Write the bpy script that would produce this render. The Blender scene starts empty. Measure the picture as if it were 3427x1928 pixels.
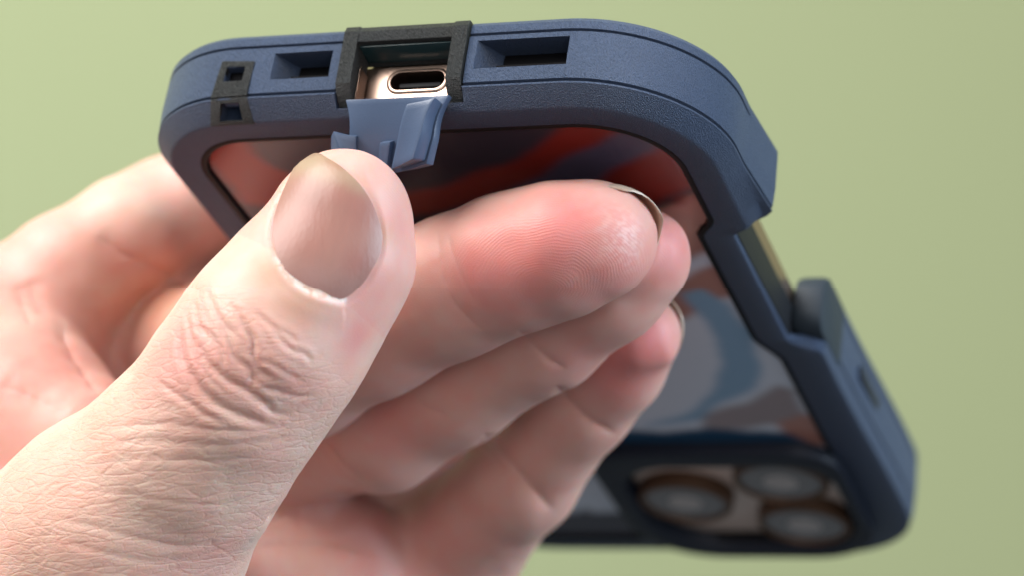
import bpy, bmesh, math
import numpy as np
from mathutils import Matrix, Vector
from mathutils.bvhtree import BVHTree

SC = bpy.context.scene
COL = SC.collection
MM = 0.001
# ------------------------------------------------------------------ camera
# camera frame in millimetres: x right, d away from the lens, z up; the lens is at (0,-440 mm,0) in the world
FPX, CU, CV, CAMY = 10022.86, 1713.5, 964.0, 440.0
cam_d = bpy.data.cameras.new('camera')
cam = bpy.data.objects.new('camera', cam_d)
COL.objects.link(cam)
cam.location = (0, -CAMY * MM, 0)
cam.rotation_euler = (math.pi / 2, 0, 0)
cam_d.sensor_width = 36.0
cam_d.lens = 36.0 * FPX / 3427.0
cam_d.clip_start = 0.01
cam_d.clip_end = 20.0
cam_d.dof.use_dof = True
cam_d.dof.focus_distance = 0.436
cam_d.dof.aperture_fstop = 13.0
SC.camera = cam
# ------------------------------------------------------------------ light
world = bpy.data.worlds.new('World')
SC.world = world
world.use_nodes = True
wb = world.node_tree.nodes['Background']
wb.inputs['Color'].default_value = (0.80, 0.90, 1.0, 1)
wb.inputs['Strength'].default_value = 0.14


def area(name, loc, target, size, power, color):
    d = bpy.data.lights.new(name, 'AREA')
    d.shape = 'RECTANGLE'
    d.size, d.size_y = size
    d.energy = power
    d.color = color
    o = bpy.data.objects.new(name, d)
    COL.objects.link(o)
    o.location = loc
    o.rotation_euler = (Vector(target) - Vector(loc)).to_track_quat('-Z', 'Y').to_euler()
    return o


area('window_light', (-0.90, -0.30, 1.18), (0, 0.02, 0), (1.3, 1.0), 54.0, (1.0, 0.965, 0.925))
area('front_fill_light', (0.25, -1.55, 0.50), (0, 0.02, 0), (1.5, 1.0), 9.0, (1.0, 0.97, 0.95))  # added soft fill from the camera side to brighten the fingers
sl = area('side_window_light', (1.10, -0.25, 0.35), (0, 0.02, 0), (0.5, 0.8), 3.6, (0.72, 0.86, 1.0))
sl.data.spread = math.radians(70)
SC.view_settings.view_transform = 'Standard'
SC.view_settings.look = 'None'
SC.view_settings.exposure = 0.0
SC.view_settings.gamma = 1.0
SC.view_settings.use_curve_mapping = False
SC.render.engine = 'CYCLES'
SC.cycles.use_denoising = True
SC.cycles.max_bounces = 8


# ------------------------------------------------------------------ helpers
def srgb(r, g, b):
    def f(c):
        c /= 255.0
        return c / 12.92 if c <= 0.04045 else ((c + 0.055) / 1.055) ** 2.4
    return (f(r), f(g), f(b), 1.0)


class NT:
    def __init__(self, name):
        self.m = bpy.data.materials.new(name)
        self.m.use_nodes = True
        self.t = self.m.node_tree
        self.b = self.t.nodes['Principled BSDF']

    def n(self, typ, **kw):
        nd = self.t.nodes.new(typ)
        for k, v in kw.items():
            if k in nd.inputs.keys() if hasattr(nd.inputs, 'keys') else False:
                nd.inputs[k].default_value = v
            else:
                setattr(nd, k, v)
        return nd

    def l(self, a, ao, b, bi):
        self.t.links.new(a.outputs[ao], b.inputs[bi])

    def set(self, **kw):
        for k, v in kw.items():
            self.b.inputs[k.replace('_', ' ')].default_value = v


def coords(nt, scale=(1, 1, 1), rot=(0, 0, 0)):
    tc = nt.n('ShaderNodeTexCoord')
    mp = nt.n('ShaderNodeMapping')
    mp.inputs['Scale'].default_value = [s * 1000 for s in scale]
    mp.inputs['Rotation'].default_value = rot
    nt.l(tc, 'Object', mp, 'Vector')
    return mp


def plain(name, col, rough=0.5, metal=0.0, spec=0.5, bump=0.0, bscale=3.0, var=0.0):
    nt = NT(name)
    nt.set(Base_Color=col, Roughness=rough, Metallic=metal)
    nt.b.inputs['Specular IOR Level'].default_value = spec
    if bump or var:
        mp = coords(nt)
        ns = nt.n('ShaderNodeTexNoise')
        ns.inputs['Scale'].default_value = bscale
        ns.inputs['Detail'].default_value = 4
        nt.l(mp, 'Vector', ns, 'Vector')
        if bump:
            bp = nt.n('ShaderNodeBump')
            bp.inputs['Strength'].default_value = 1.0
            bp.inputs['Distance'].default_value = bump * MM
            nt.l(ns, 'Fac', bp, 'Height')
            nt.l(bp, 'Normal', nt.b, 'Normal')
        if var:
            mx = nt.n('ShaderNodeMix', data_type='RGBA')
            mx.inputs['A'].default_value = tuple(c * (1 - var) for c in col[:3]) + (1,)
            mx.inputs['B'].default_value = tuple(min(1, c * (1 + var)) for c in col[:3]) + (1,)
            nt.l(ns, 'Fac', mx, 'Factor')
            nt.l(mx, 'Result', nt.b, 'Base Color')
    return nt.m


def rubber(name, col, streak=0.05, rough=0.48, var=0.10):
    """moulded rubber with a fine slanted grain, like brushed leather"""
    nt = NT(name)
    nt.set(Roughness=rough)
    nt.b.inputs['Specular IOR Level'].default_value = 0.45
    m0 = coords(nt, (1, 1, 1), (0.30, 0.50, 0.0))
    mp = nt.n('ShaderNodeMapping')
    mp.inputs['Scale'].default_value = (5.5, 5.5, 0.8)
    nt.l(m0, 'Vector', mp, 'Vector')
    ns = nt.n('ShaderNodeTexNoise')
    ns.inputs['Scale'].default_value = 1.0
    ns.inputs['Detail'].default_value = 3
    ns.inputs['Roughness'].default_value = 0.6
    nt.l(mp, 'Vector', ns, 'Vector')
    mp2 = coords(nt, (9, 9, 9))
    n2 = nt.n('ShaderNodeTexNoise')
    n2.inputs['Scale'].default_value = 1.0
    n2.inputs['Detail'].default_value = 2
    nt.l(mp2, 'Vector', n2, 'Vector')
    ad = nt.n('ShaderNodeMath', operation='MULTIPLY_ADD')
    nt.l(n2, 'Fac', ad, 0)
    ad.inputs[1].default_value = 0.35
    nt.l(ns, 'Fac', ad, 2)
    bp = nt.n('ShaderNodeBump')
    bp.inputs['Strength'].default_value = 1.0
    bp.inputs['Distance'].default_value = streak * 3 * MM
    nt.l(ad, 'Value', bp, 'Height')
    nt.l(bp, 'Normal', nt.b, 'Normal')
    mx = nt.n('ShaderNodeMix', data_type='RGBA')
    mx.inputs['A'].default_value = tuple(c * (1 - var) for c in col[:3]) + (1,)
    mx.inputs['B'].default_value = tuple(c * (1 + var) for c in col[:3]) + (1,)
    cr = nt.n('ShaderNodeMapRange')
    cr.inputs['From Min'].default_value = 0.32
    cr.inputs['From Max'].default_value = 0.68
    nt.l(ns, 'Fac', cr, 'Value')
    nt.l(cr, 'Result', mx, 'Factor')
    nt.l(mx, 'Result', nt.b, 'Base Color')
    return nt.m


BLUE = (0.056, 0.086, 0.156, 1)
M = {}
M['blue'] = rubber('blue_rubber', BLUE, 0.17, 0.44, 0.20)
M['blue_smooth'] = plain('smooth_blue_rubber', (0.070, 0.106, 0.182, 1), 0.36, bump=0.02, bscale=4.0, var=0.08)
M['black'] = rubber('black_rubber', (0.027, 0.029, 0.029, 1), 0.22, 0.42, 0.85)
M['gasket'] = plain('gasket', (0.006, 0.006, 0.007, 1), 0.5, spec=0.15)
M['dark'] = plain('dark_plastic', (0.012, 0.013, 0.016, 1), 0.5, spec=0.2, bump=0.02, bscale=5)
M['navy'] = plain('navy_plastic', (0.011, 0.016, 0.030, 1), 0.5, spec=0.3, bump=0.02, bscale=5)
M['slate'] = plain('slate_rubber', (0.026, 0.036, 0.048, 1), 0.55, spec=0.25, bump=0.03, bscale=4, var=0.1)
M['titan'] = plain('gold_titanium', (0.60, 0.43, 0.345, 1), 0.30, 1.0, bump=0.004, bscale=9, var=0.05)
M['plateau'] = plain('gold_glass', (0.86, 0.68, 0.58, 1), 0.35, 0.1, bump=0.004, bscale=9, var=0.05)
M['lensring'] = plain('bronze_ring', (0.13, 0.068, 0.038, 1), 0.5, 0.4)
M['lensglass'] = plain('lens_glass', (0.20, 0.198, 0.195, 1), 0.22, 0.0, 0.7)  # grey base colour stands in for a reflection in the glass
M['lensin'] = plain('lens_inner', (0.50, 0.46, 0.44, 1), 0.4, 0.1)
M['teal'] = plain('teal_seal', (0.018, 0.050, 0.056, 1), 0.25)
M['screen'] = plain('screen_glass', (0.005, 0.005, 0.006, 1), 0.05)
M['hole'] = plain('black_cavity', (0.003, 0.003, 0.004, 1), 0.8, spec=0.1)


def mesh_obj(name, verts, faces, mat, parent=None, smooth=True, bevel=0.0, sharp=35, scale=MM):
    me = bpy.data.meshes.new(name)
    v = np.asarray(verts, dtype=float) * scale
    me.from_pydata([tuple(p) for p in v], [], [tuple(int(i) for i in f) for f in faces])
    bm = bmesh.new()
    bm.from_mesh(me)
    bmesh.ops.remove_doubles(bm, verts=bm.verts, dist=1e-6)
    bmesh.ops.recalc_face_normals(bm, faces=bm.faces)
    if bevel:
        eds = [e for e in bm.edges if len(e.link_faces) == 2 and e.calc_face_angle(0) > math.radians(sharp)]
        bmesh.ops.bevel(bm, geom=eds, offset=bevel * MM, segments=2, affect='EDGES', profile=0.6, clamp_overlap=True)
    bm.to_mesh(me)
    bm.free()
    if smooth:
        me.shade_smooth()
        try:
            me.set_sharp_from_angle(angle=math.radians(sharp))
        except Exception:
            pass
    me.materials.append(mat)
    o = bpy.data.objects.new(name, me)
    COL.objects.link(o)
    if parent:
        o.parent = parent
    return o


def hexa(c8):
    """eight corners: bottom loop of 4 then top loop of 4"""
    return list(c8), [(0, 3, 2, 1), (4, 5, 6, 7), (0, 1, 5, 4), (1, 2, 6, 5), (2, 3, 7, 6), (3, 0, 4, 7)]


def box8(x0, x1, y0, y1, z0, z1):
    return hexa([(x0, y0, z0), (x1, y0, z0), (x1, y1, z0), (x0, y1, z0), (x0, y0, z1), (x1, y0, z1), (x1, y1, z1), (x0, y1, z1)])


def prism(poly, axis, a, b):
    """polygon of 2-D points swept along axis from a to b"""
    n = len(poly)

    def put(p, t):
        q = [p[0], p[1]]
        q.insert(axis, t)
        return tuple(q)
    v = [put(p, a) for p in poly] + [put(p, b) for p in poly]
    f = [tuple(range(n)), tuple(range(2 * n - 1, n - 1, -1))]
    f += [(i, (i + 1) % n, n + (i + 1) % n, n + i) for i in range(n)]
    return v, f


def rrect(x0, x1, y0, y1, r, n=10):
    rs = r if isinstance(r, (list, tuple)) else [r] * 4
    out = []
    for (cx, cy, a0, rr) in ((x1 - rs[0], y0 + rs[0], -90, rs[0]), (x1 - rs[1], y1 - rs[1], 0, rs[1]),
                             (x0 + rs[2], y1 - rs[2], 90, rs[2]), (x0 + rs[3], y0 + rs[3], 180, rs[3])):
        for i in range(n + 1):
            a = math.radians(a0 + 90 * i / n)
            out.append((cx + rr * math.cos(a), cy + rr * math.sin(a)))
    return out


def cut(target, parts):
    """cut solid shapes out of target"""
    bpy.context.view_layer.update()
    for v, f in parts:
        c = mesh_obj('cutter', v, f, M['hole'], None, smooth=False)
        c.matrix_world = target.matrix_world.copy()
        md = target.modifiers.new('cut', 'BOOLEAN')
        md.operation = 'DIFFERENCE'
        md.solver = 'EXACT'
        md.object = c
        dg = bpy.context.evaluated_depsgraph_get()
        me = bpy.data.meshes.new_from_object(target.evaluated_get(dg))
        target.modifiers.clear()
        old = target.data
        target.data = me
        bpy.data.meshes.remove(old)
        cm = c.data
        bpy.data.objects.remove(c)
        bpy.data.meshes.remove(cm)
    target.data.shade_smooth()
    target.data.set_sharp_from_angle(angle=math.radians(32))


# ------------------------------------------------------------------ pose of the phone and its case
R = np.array([[0.9441, 0.3028, 0.1302], [-0.3287, 0.8341, 0.4431], [0.0255, -0.4611, 0.8870]])
U_, _, V_ = np.linalg.svd(R)
R = U_ @ V_
T = np.array([-16.9, 442.6, 26.9])
POSE = Matrix.Identity(4)
for i in range(3):
    for j in range(3):
        POSE[i][j] = R[i, j]
    POSE[i][3] = (T[i] - (CAMY if i == 1 else 0)) * MM


def cam_to_local(P):
    return (np.asarray(P, float) - T) @ R


def local_to_cam(P):
    return np.asarray(P, float) @ R.T + T


def P(u, v, d):
    return np.array([(u - CU) / FPX * d, d, (CV - v) / FPX * d])


def on_plane(u, v, axis, val):
    dr = np.array([(u - CU) / FPX, 1, (CV - v) / FPX])
    a = R.T @ dr
    b = R.T @ (-T)
    s = (val - b[axis]) / a[axis]
    return s * a + b


def empty(name, label, cat, pose=POSE):
    o = bpy.data.objects.new(name, None)
    o.empty_display_size = 0.01
    COL.objects.link(o)
    o.matrix_world = pose
    o['label'] = label
    o['category'] = cat
    return o


# ------------------------------------------------------------------ backdrop
nt = NT('green_backdrop')
nt.set(Roughness=0.85)
mp = coords(nt, (0.006, 0.006, 0.006))
ns = nt.n('ShaderNodeTexNoise')
ns.inputs['Scale'].default_value = 1.0
ns.inputs['Detail'].default_value = 3
nt.l(mp, 'Vector', ns, 'Vector')
mx = nt.n('ShaderNodeMix', data_type='RGBA')
mx.inputs['A'].default_value = (0.405, 0.462, 0.252, 1)
mx.inputs['B'].default_value = (0.420, 0.478, 0.264, 1)
nt.l(ns, 'Fac', mx, 'Factor')
nt.l(mx, 'Result', nt.b, 'Base Color')
M['wall'] = nt.m
bv = [(-1.6, 0.75, -0.42), (1.6, 0.75, -0.42), (1.6, 0.75, 1.1), (-1.6, 0.75, 1.1)]
bv = bv + [(x, y + 0.02, z) for x, y, z in bv]
bf = [(0, 1, 2, 3), (7, 6, 5, 4), (0, 4, 5, 1), (1, 5, 6, 2), (2, 6, 7, 3), (3, 7, 4, 0)]
wall = mesh_obj('backdrop', bv, bf, M['wall'], scale=1.0, smooth=False)
wall['kind'] = 'structure'

# ------------------------------------------------------------------ phone case
case = empty('phone_case', 'slate blue rugged phone case with open port flap, held by the fingers', 'phone case')
HW, LEN = 46.0, 172.0
RAD = {'nr': 22.0, 'fr': 20.0, 'fl': 20.0, 'nl': 18.0}


def outline():
    """points, outward normals, arc length round the case, anticlockwise from the near edge's middle"""
    pts, nor = [], []

    def arc(cx, cy, r, a0, n=22):
        for i in range(n + 1):
            a = math.radians(a0 + 90 * i / n)
            pts.append((cx + r * math.cos(a), cy + r * math.sin(a)))
            nor.append((math.cos(a), math.sin(a)))

    def line(p, q, nv, step):
        k = max(1, int(math.hypot(q[0] - p[0], q[1] - p[1]) / step))
        for i in range(1, k):
            pts.append((p[0] + (q[0] - p[0]) * i / k, p[1] + (q[1] - p[1]) * i / k))
            nor.append(nv)
    r = RAD
    line((0, 0), (HW - r['nr'], 0), (0, -1), 3)
    arc(HW - r['nr'], r['nr'], r['nr'], -90)
    line((HW, r['nr']), (HW, LEN - r['fr']), (1, 0), 0.8)
    arc(HW - r['fr'], LEN - r['fr'], r['fr'], 0)
    line((HW - r['fr'], LEN), (-HW + r['fl'], LEN), (0, 1), 4)
    arc(-HW + r['fl'], LEN - r['fl'], r['fl'], 90)
    line((-HW, LEN - r['fl']), (-HW, r['nl']), (-1, 0), 4)
    arc(-HW + r['nl'], r['nl'], r['nl'], 180)
    line((-HW + r['nl'], 0), (0.0, 0), (0, -1), 3)
    pts.append((0, 0))
    nor.append((0, -1))
    return np.array(pts), np.array(nor)


OP, ON = outline()


def sst(a, b, x):
    t = np.clip((x - a) / (b - a), 0, 1)
    return t * t * (3 - 2 * t)


side = (ON[:, 0] > 0.98)
yy = OP[:, 1]
W_OUT = side * sst(40.6, 43.2, yy) * (1 - sst(79.0, 84.5, yy))
W_UP = side * sst(40.6, 43.2, yy) * (1 - sst(86.5, 93.5, yy))
W_IN = side * sst(37.5, 43.5, yy) * (1 - sst(78.0, 88.0, yy))
W_FLARE = side * np.clip((yy - 26.5) / 14.5, 0, 1) * (yy < 44)
W_FAR = (ON[:, 0] > 0.05) * (yy > 80) * sst(80, 86, yy)

#            normal (offset, z)   notch (offset, z)
PROFILE = [((-7.7, 0.75), (-10.7, 0.75)), ((-7.5, 0.15), (-10.5, 0.15)), ((-7.2, 0.0), (-10.2, 0.0)), ((-2.9, 0.0), (-5.7, 0.0)),
           ((-2.4, 0.25), (-5.45, 0.15)), ((-0.35, 2.45), (-5.3, 0.5)), ((0.0, 2.75), (-5.3, 0.9)), ((0.0, 3.02), (-5.3, 1.2)),
           ((-0.55, 3.16), (-5.3, 1.4)), ((-0.55, 3.42), (-5.3, 1.6)), ((0.0, 3.58), (-5.3, 1.8)), ((0.15, 7.0), (-5.3, 2.2)),
           ((0.0, 11.55), (-5.3, 2.6)), ((-0.5, 11.68), (-6.02, 2.7)), ((-0.5, 11.92), (-6.05, 2.8)), ((0.0, 12.06), (-6.1, 2.9)),
           ((-0.1, 13.4), (-6.2, 3.0)), ((-0.7, 14.2), (-6.3, 3.05)), ((-1.6, 14.4), (-6.35, 3.05)), ((-3.6, 14.4), (-6.4, 3.05)),
           ((-4.1, 13.9), (-6.45, 3.0)), ((-5.0, 12.0), (-6.5, 2.95)), ((-5.0, 2.0), (-6.6, 2.0)), ((-7.7, 1.8), (-10.7, 1.8))]


def section(i, j, grow=0.0):
    (o0, z0), (o1, z1) = PROFILE[j]
    inner = j in (0, 1, 2, 23)
    w = W_IN[i] if inner else (W_UP[i] if 8 <= j <= 21 else W_OUT[i])
    o, z = o0 + (o1 - o0) * w, z0 + (z1 - z0) * w
    if 6 <= j <= 17:
        o += 1.1 * W_FLARE[i] * (1 - W_OUT[i])
        if j in (8, 9, 13, 14) and W_FLARE[i] > 0 and j in (13, 14):
            o += 0.5 * (1 - W_OUT[i])
    if ON[i, 0] > 0.02 and not inner:
        o += 1.3 * float(sst(95, 150, OP[i, 1])) * ON[i, 0]
    if j in (3, 4, 5) and W_FAR[i] > 0:
        o = o + (1.9 if j < 5 else 0.3) * W_FAR[i] * (1 - W_OUT[i])
    return (OP[i, 0] + ON[i, 0] * (o + grow), OP[i, 1] + ON[i, 1] * (o + grow), z)


def sweep(js, closed=True, idx=None):
    n = len(OP) if idx is None else len(idx)
    ids = range(len(OP)) if idx is None else idx
    k = len(js)
    v = [section(i, j) for i in ids for j in js]
    f = []
    for a in range(n if idx is None else n - 1):
        b = (a + 1) % n
        for c in range(k if closed else k - 1):
            d = (c + 1) % k
            f.append((a * k + c, b * k + c, b * k + d, a * k + d))
    return v, f


v, f = sweep(list(range(len(PROFILE))))
frame = mesh_obj('frame', v, f, M['blue'], case, sharp=28)


def slot(xa, xb, za, zb, slant, depth):
    # outer mouth wider than the floor; the left wall leans
    y0, y1 = -1.0, depth
    return hexa([(xa - 0.1, y0, za), (xb + 0.1, y0, za), (xb - 0.2, y1, za + 0.3), (xa + slant, y1, za + 0.3),
                 (xa - 0.1, y0, zb), (xb + 0.1, y0, zb), (xb - 0.2, y1, zb - 0.2), (xa + slant, y1, zb - 0.2)])


cuts = [slot(-22.0, -12.1, 5.75, 10.5, 3.0, 4.4), slot(10.6, 25.4, 5.8, 10.75, 3.4, 4.4),
        box8(-10.6, 9.7, -2, 6, 1.15, 20),
        box8(-29.2, -26.1, -2, 3.2, 5.9, 8.3)]
hc = [(-29.6, -1.5, -0.6), (-25.8, -1.5, -0.6), (-25.8, 1.2, 2.9), (-29.6, 1.2, 2.9)]
hn = np.array([0, 0.75, 0.62]) * 3.4
hv = [np.array(p) for p in [(-29.8, 2.1, 0.15 - 0.6), (-26.0, 2.1, 0.15 - 0.6), (-26.2, 0.2, 2.3), (-29.4, 0.2, 2.3)]]
out = np.array([0, -0.75, -0.62]) * 1.0
cuts.append(hexa([tuple(p + out) for p in hv] + [tuple(p + hn) for p in hv]))
cut(frame, cuts)

# speaker grilles down in the two slots
for (xa, xb, za, zb) in ((-18.9, -12.5, 5.95, 10.2), (14.1, 25.1, 6.0, 10.4)):
    v, f = prism([(4.35, za + 0.2), (4.35, zb), (4.0, zb), (3.7, za + 2.0), (1.2, za + 1.0), (1.1, za + 0.2)], 0, xa, xb)
    mesh_obj('speaker_grille', v, f, M['hole'], case, bevel=0.1)
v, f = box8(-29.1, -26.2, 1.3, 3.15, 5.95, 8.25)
mesh_obj('eyelet_shade_block', v, f, M['hole'], case, bevel=0.1)  # black block put inside the hole to stand for its shade

# black gasket round the clear back window
gv, gf = [], []
G = [(-7.2, 0.03), (-7.6, -0.10), (-8.2, 0.0), (-8.45, 0.5), (-8.45, 1.6), (-7.72, 1.6)]
for i in range(len(OP)):
    for (o, z) in G:
        oo = o - 3.0 * W_IN[i]
        gv.append((OP[i, 0] + ON[i, 0] * oo, OP[i, 1] + ON[i, 1] * oo, z))
n = len(OP)
for a in range(n):
    b = (a + 1) % n
    for c in range(6):
        d = (c + 1) % 6
        gf.append((a * 6 + c, b * 6 + c, b * 6 + d, a * 6 + d))
mesh_obj('window_gasket', gv, gf, M['gasket'], case, sharp=40)

# liner strip on the low wall of the cut-out
ids = [i for i in range(len(OP)) if side[i] and 39.5 < yy[i] < 88]
lv, lf = [], []
LP = [(-5.12, 0.9), (-5.0, 6.4), (-5.25, 6.8), (-6.0, 6.8), (-6.0, 0.95), (-5.6, 0.85)]
k = len(LP)
for i in ids:
    for (o, z) in LP:
        e = 1 - W_OUT[i]
        lv.append((OP[i, 0] + o + 0.2 * e, OP[i, 1], z))
for a in range(len(ids) - 1):
    for c in range(k):
        d = (c + 1) % k
        lf.append((a * k + c, (a + 1) * k + c, (a + 1) * k + d, a * k + d))
lf.append(tuple(range(k)))
lf.append(tuple((len(ids) - 1) * k + c for c in reversed(range(k))))
mesh_obj('cutout_liner', lv, lf, M['dark'], case, sharp=40)

# dark rounded block that closes the far end of the cut-out
bv = prism(rrect(79.0, 95.0, 1.9, 13.6, [1.2, 1.2, 5.2, 3.0], 8), 0, 40.9, 46.2)
mesh_obj('bumper_end', bv[0], bv[1], M['slate'], case, bevel=1.3, sharp=50)
# recessed side key further along the wall
bv = prism(rrect(107, 128, 6.3, 9.2, 1.2, 6), 0, 45.9, 46.75)
sk = mesh_obj('side_key', bv[0], bv[1], M['navy'], case, bevel=0.25, sharp=50)

# black frame round the charging port: two uprights and a lintel, one moulded piece
fv, ff = [], []


def add(vf):
    b = len(fv)
    fv.extend(vf[0])
    ff.extend([tuple(i + b for i in q) for q in vf[1]])


def upright(xa, xb):
    poly = [(-0.75, 4.1), (-0.75, 13.2), (-0.2, 14.3), (3.0, 14.4), (4.6, 13.6), (4.6, 1.4), (2.6, 1.3), (1.4, 1.9), (0.2, 2.9)]
    return prism(poly, 0, xa, xb)


def solid(name, parts, mat, parent, bevel):
    o = mesh_obj(name, parts[0][0], parts[0][1], mat, parent, bevel=0, smooth=False)
    for v, f in parts[1:]:
        c = mesh_obj('joiner', v, f, mat, None, smooth=False)
        md = o.modifiers.new('join', 'BOOLEAN')
        md.operation = 'UNION'
        md.solver = 'EXACT'
        c.parent = parent
        md.object = c
        dg = bpy.context.evaluated_depsgraph_get()
        dg.update()
        me = bpy.data.meshes.new_from_object(o.evaluated_get(dg))
        o.modifiers.clear()
        o.data = me
        bpy.data.objects.remove(c)
    bm = bmesh.new()
    bm.from_mesh(o.data)
    bmesh.ops.dissolve_limit(bm, angle_limit=0.02, verts=bm.verts, edges=bm.edges)
    if bevel:
        eds = [e for e in bm.edges if len(e.link_faces) == 2 and e.calc_face_angle(0) > 0.45]
        bmesh.ops.bevel(bm, geom=eds, offset=bevel * MM, segments=2, affect='EDGES', profile=0.6, clamp_overlap=True)
    bm.to_mesh(o.data)
    bm.free()
    o.data.shade_smooth()
    o.data.set_sharp_from_angle(angle=math.radians(35))
    return o


lintel = prism([(-0.6, 11.35), (-0.7, 13.1), (-0.1, 14.15), (3.0, 14.25), (6.4, 13.4), (7.4, 11.75), (4.9, 11.6), (4.9, 10.2), (3.9, 11.0)], 0, -8.2, 7.2)
solid('port_frame', [upright(-10.4, -8.05), upright(7.1, 9.5), lintel], M['black'], case, 0.22)

v, f = prism([(0.3, 11.15), (4.3, 10.75), (4.3, 10.55), (0.3, 10.95)], 0, -8.0, 7.05)
mesh_obj('port_seal', v, f, M['teal'], case, bevel=0.05)
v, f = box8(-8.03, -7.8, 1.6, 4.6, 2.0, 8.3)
mesh_obj('port_reflection_plate', v, f, M['titan'], case, bevel=0.1)  # metal plate standing in for a reflection on the inner wall

# black lanyard eyelet: a plate on the edge face and one on the chamfer, each with a square hole


def ring_plate(outer, inner, nrm, thick, mat, name):
    o3, i3 = [np.array(p, float) for p in outer], [np.array(p, float) for p in inner]
    nn = np.array(nrm, float)
    nn /= np.linalg.norm(nn)
    vv = o3 + i3 + [p - nn * thick for p in o3] + [p - nn * thick for p in i3]
    fs = []
    for a in range(4):
        b = (a + 1) % 4
        fs += [(a, b, 4 + b, 4 + a), (8 + a, 12 + a, 12 + b, 8 + b), (a, 8 + a, 8 + b, b), (4 + a, 4 + b, 12 + b, 12 + a)]
    return mesh_obj(name, vv, fs, mat, case, bevel=0.22, sharp=30)


def face_pt(x, z, off=0.32):
    if x < -HW + RAD['nl']:
        c = -HW + RAD['nl']
        y = RAD['nl'] - math.sqrt(max((RAD['nl'] + off) ** 2 - (x - c) ** 2, 0))
        return (x, y, z)
    return (x, -off, z)


ring_plate([face_pt(-31.0, 3.1), face_pt(-24.9, 3.1), face_pt(-24.6, 9.2), face_pt(-30.2, 9.6)],
           [face_pt(-29.3, 5.85), face_pt(-26.2, 5.85), face_pt(-26.1, 8.3), face_pt(-29.1, 8.4)], (0, -1, 0), 1.2, M['black'], 'lanyard_eyelet')
cn = (0, -0.75, -0.66)
ring_plate([(-31.6, 2.85, -0.22), (-24.2, 2.75, -0.22), (-24.8, -0.25, 2.95), (-31.0, 0.05, 2.95)],
           [(-29.8, 2.1, 0.12), (-26.0, 2.1, 0.12), (-26.3, 0.3, 2.2), (-29.3, 0.4, 2.2)], cn, 1.0, M['black'], 'lanyard_eyelet')
bv = prism(rrect(-29.2, -26.3, 2.6, 6.0, 0.3, 2), 1, 1.0, 2.2)
mesh_obj('lanyard_bar', bv[0], bv[1], M['blue_smooth'], case, bevel=0.3)

# camera guard: raised ring round the lenses
go = rrect(-7.5, 39.6, 120.6, 169.2, [9, 14, 16, 9], 12)
gi = rrect(-3.2, 37.0, 126.4, 165.4, [9, 13, 15, 11], 12)
gi2 = rrect(-2.2, 35.8, 127.6, 164.2, [8, 12, 14, 10], 12)
n = len(go)
vv = [(x, y, 1.2) for x, y in go] + [(x * 0.994 + 0.1, (y - 145) * 0.985 + 145, -1.9) for x, y in go] + \
     [(x, y, -1.9) for x, y in gi] + [(x, y, 1.2) for x, y in gi2]
ff2 = []
for a in range(n):
    b = (a + 1) % n
    for c in range(4):
        d = (c + 1) % 4
        ff2.append((c * n + a, c * n + b, d * n + b, d * n + a))
mesh_obj('camera_guard', vv, ff2, M['navy'], case, bevel=0.4, sharp=40)

# clear back panel with drawn bands, far ones paled in place of a reflection
PAT = []


def px(c, pts):
    PAT.append((np.array([on_plane(u, v, 2, 0.6)[:2] for u, v in pts]), c))


def c1(x, y): return (480 + x * .4658, 40 + y * .4658)
def c2(x, y): return (1500 + x * .4658, y * .4658)
def c3(x, y): return (2000 + x * .4658, 600 + y * .4658)
def c4(x, y): return (1700 + x * .554, 1253 + y * .554)


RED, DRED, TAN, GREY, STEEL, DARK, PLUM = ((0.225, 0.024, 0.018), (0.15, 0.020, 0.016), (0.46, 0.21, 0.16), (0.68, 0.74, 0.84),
                                           (0.25, 0.42, 0.60), (0.036, 0.034, 0.050), (0.085, 0.080, 0.135))  # grey, steel and tan raised to stand for reflected brightness
px(PLUM, [c2(a, b) for a, b in ((1230, 930), (1560, 1030), (1700, 1100), (1740, 1100), (1400, 1150), (1060, 1285), (800, 1400), (400, 1500), (200, 1500), (560, 1300), (1000, 1060))])
px(RED, [c1(a, b) for a, b in ((440, 1050), (520, 920), (640, 880), (760, 940), (810, 1020), (900, 1090), (1040, 1160), (1150, 1250), (1050, 1400), (870, 1395), (700, 1370), (640, 1250), (540, 1170))])
px(RED, [c2(a, b) for a, b in ((780, 940), (830, 870), (1260, 870), (1230, 930), (1000, 1055), (800, 1180), (560, 1300), (200, 1450), (-300, 1560), (-700, 1560), (-300, 1400), (0, 1310), (150, 1270), (400, 1180), (600, 1080))])
px(RED, [c2(a, b) for a, b in ((1400, 1120), (1650, 1030), (1800, 1250), (1900, 1320), (1560, 1400), (1300, 1600), (700, 1800), (300, 1800), (1000, 1340), (1150, 1230))])
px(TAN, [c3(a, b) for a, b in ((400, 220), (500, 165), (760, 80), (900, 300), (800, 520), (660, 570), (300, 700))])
px(RED, [c3(a, b) for a, b in ((480, 180), (560, 120), (690, 105), (600, 170))])
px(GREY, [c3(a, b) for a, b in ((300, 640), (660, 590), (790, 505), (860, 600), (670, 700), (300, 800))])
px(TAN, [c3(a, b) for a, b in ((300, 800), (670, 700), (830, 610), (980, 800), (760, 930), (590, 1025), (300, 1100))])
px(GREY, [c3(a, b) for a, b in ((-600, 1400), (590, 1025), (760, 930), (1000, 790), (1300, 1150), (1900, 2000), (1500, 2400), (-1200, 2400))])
px(STEEL, [c4(a, b) for a, b in ((1060, -480), (1160, -520), (1330, -420), (1470, -250), (1520, -60), (1500, 80), (1330, 160), (1160, 280), (1000, 300), (800, 330), (1150, 200), (1270, 60), (1290, -60), (1260, -200), (1170, -330))])
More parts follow.
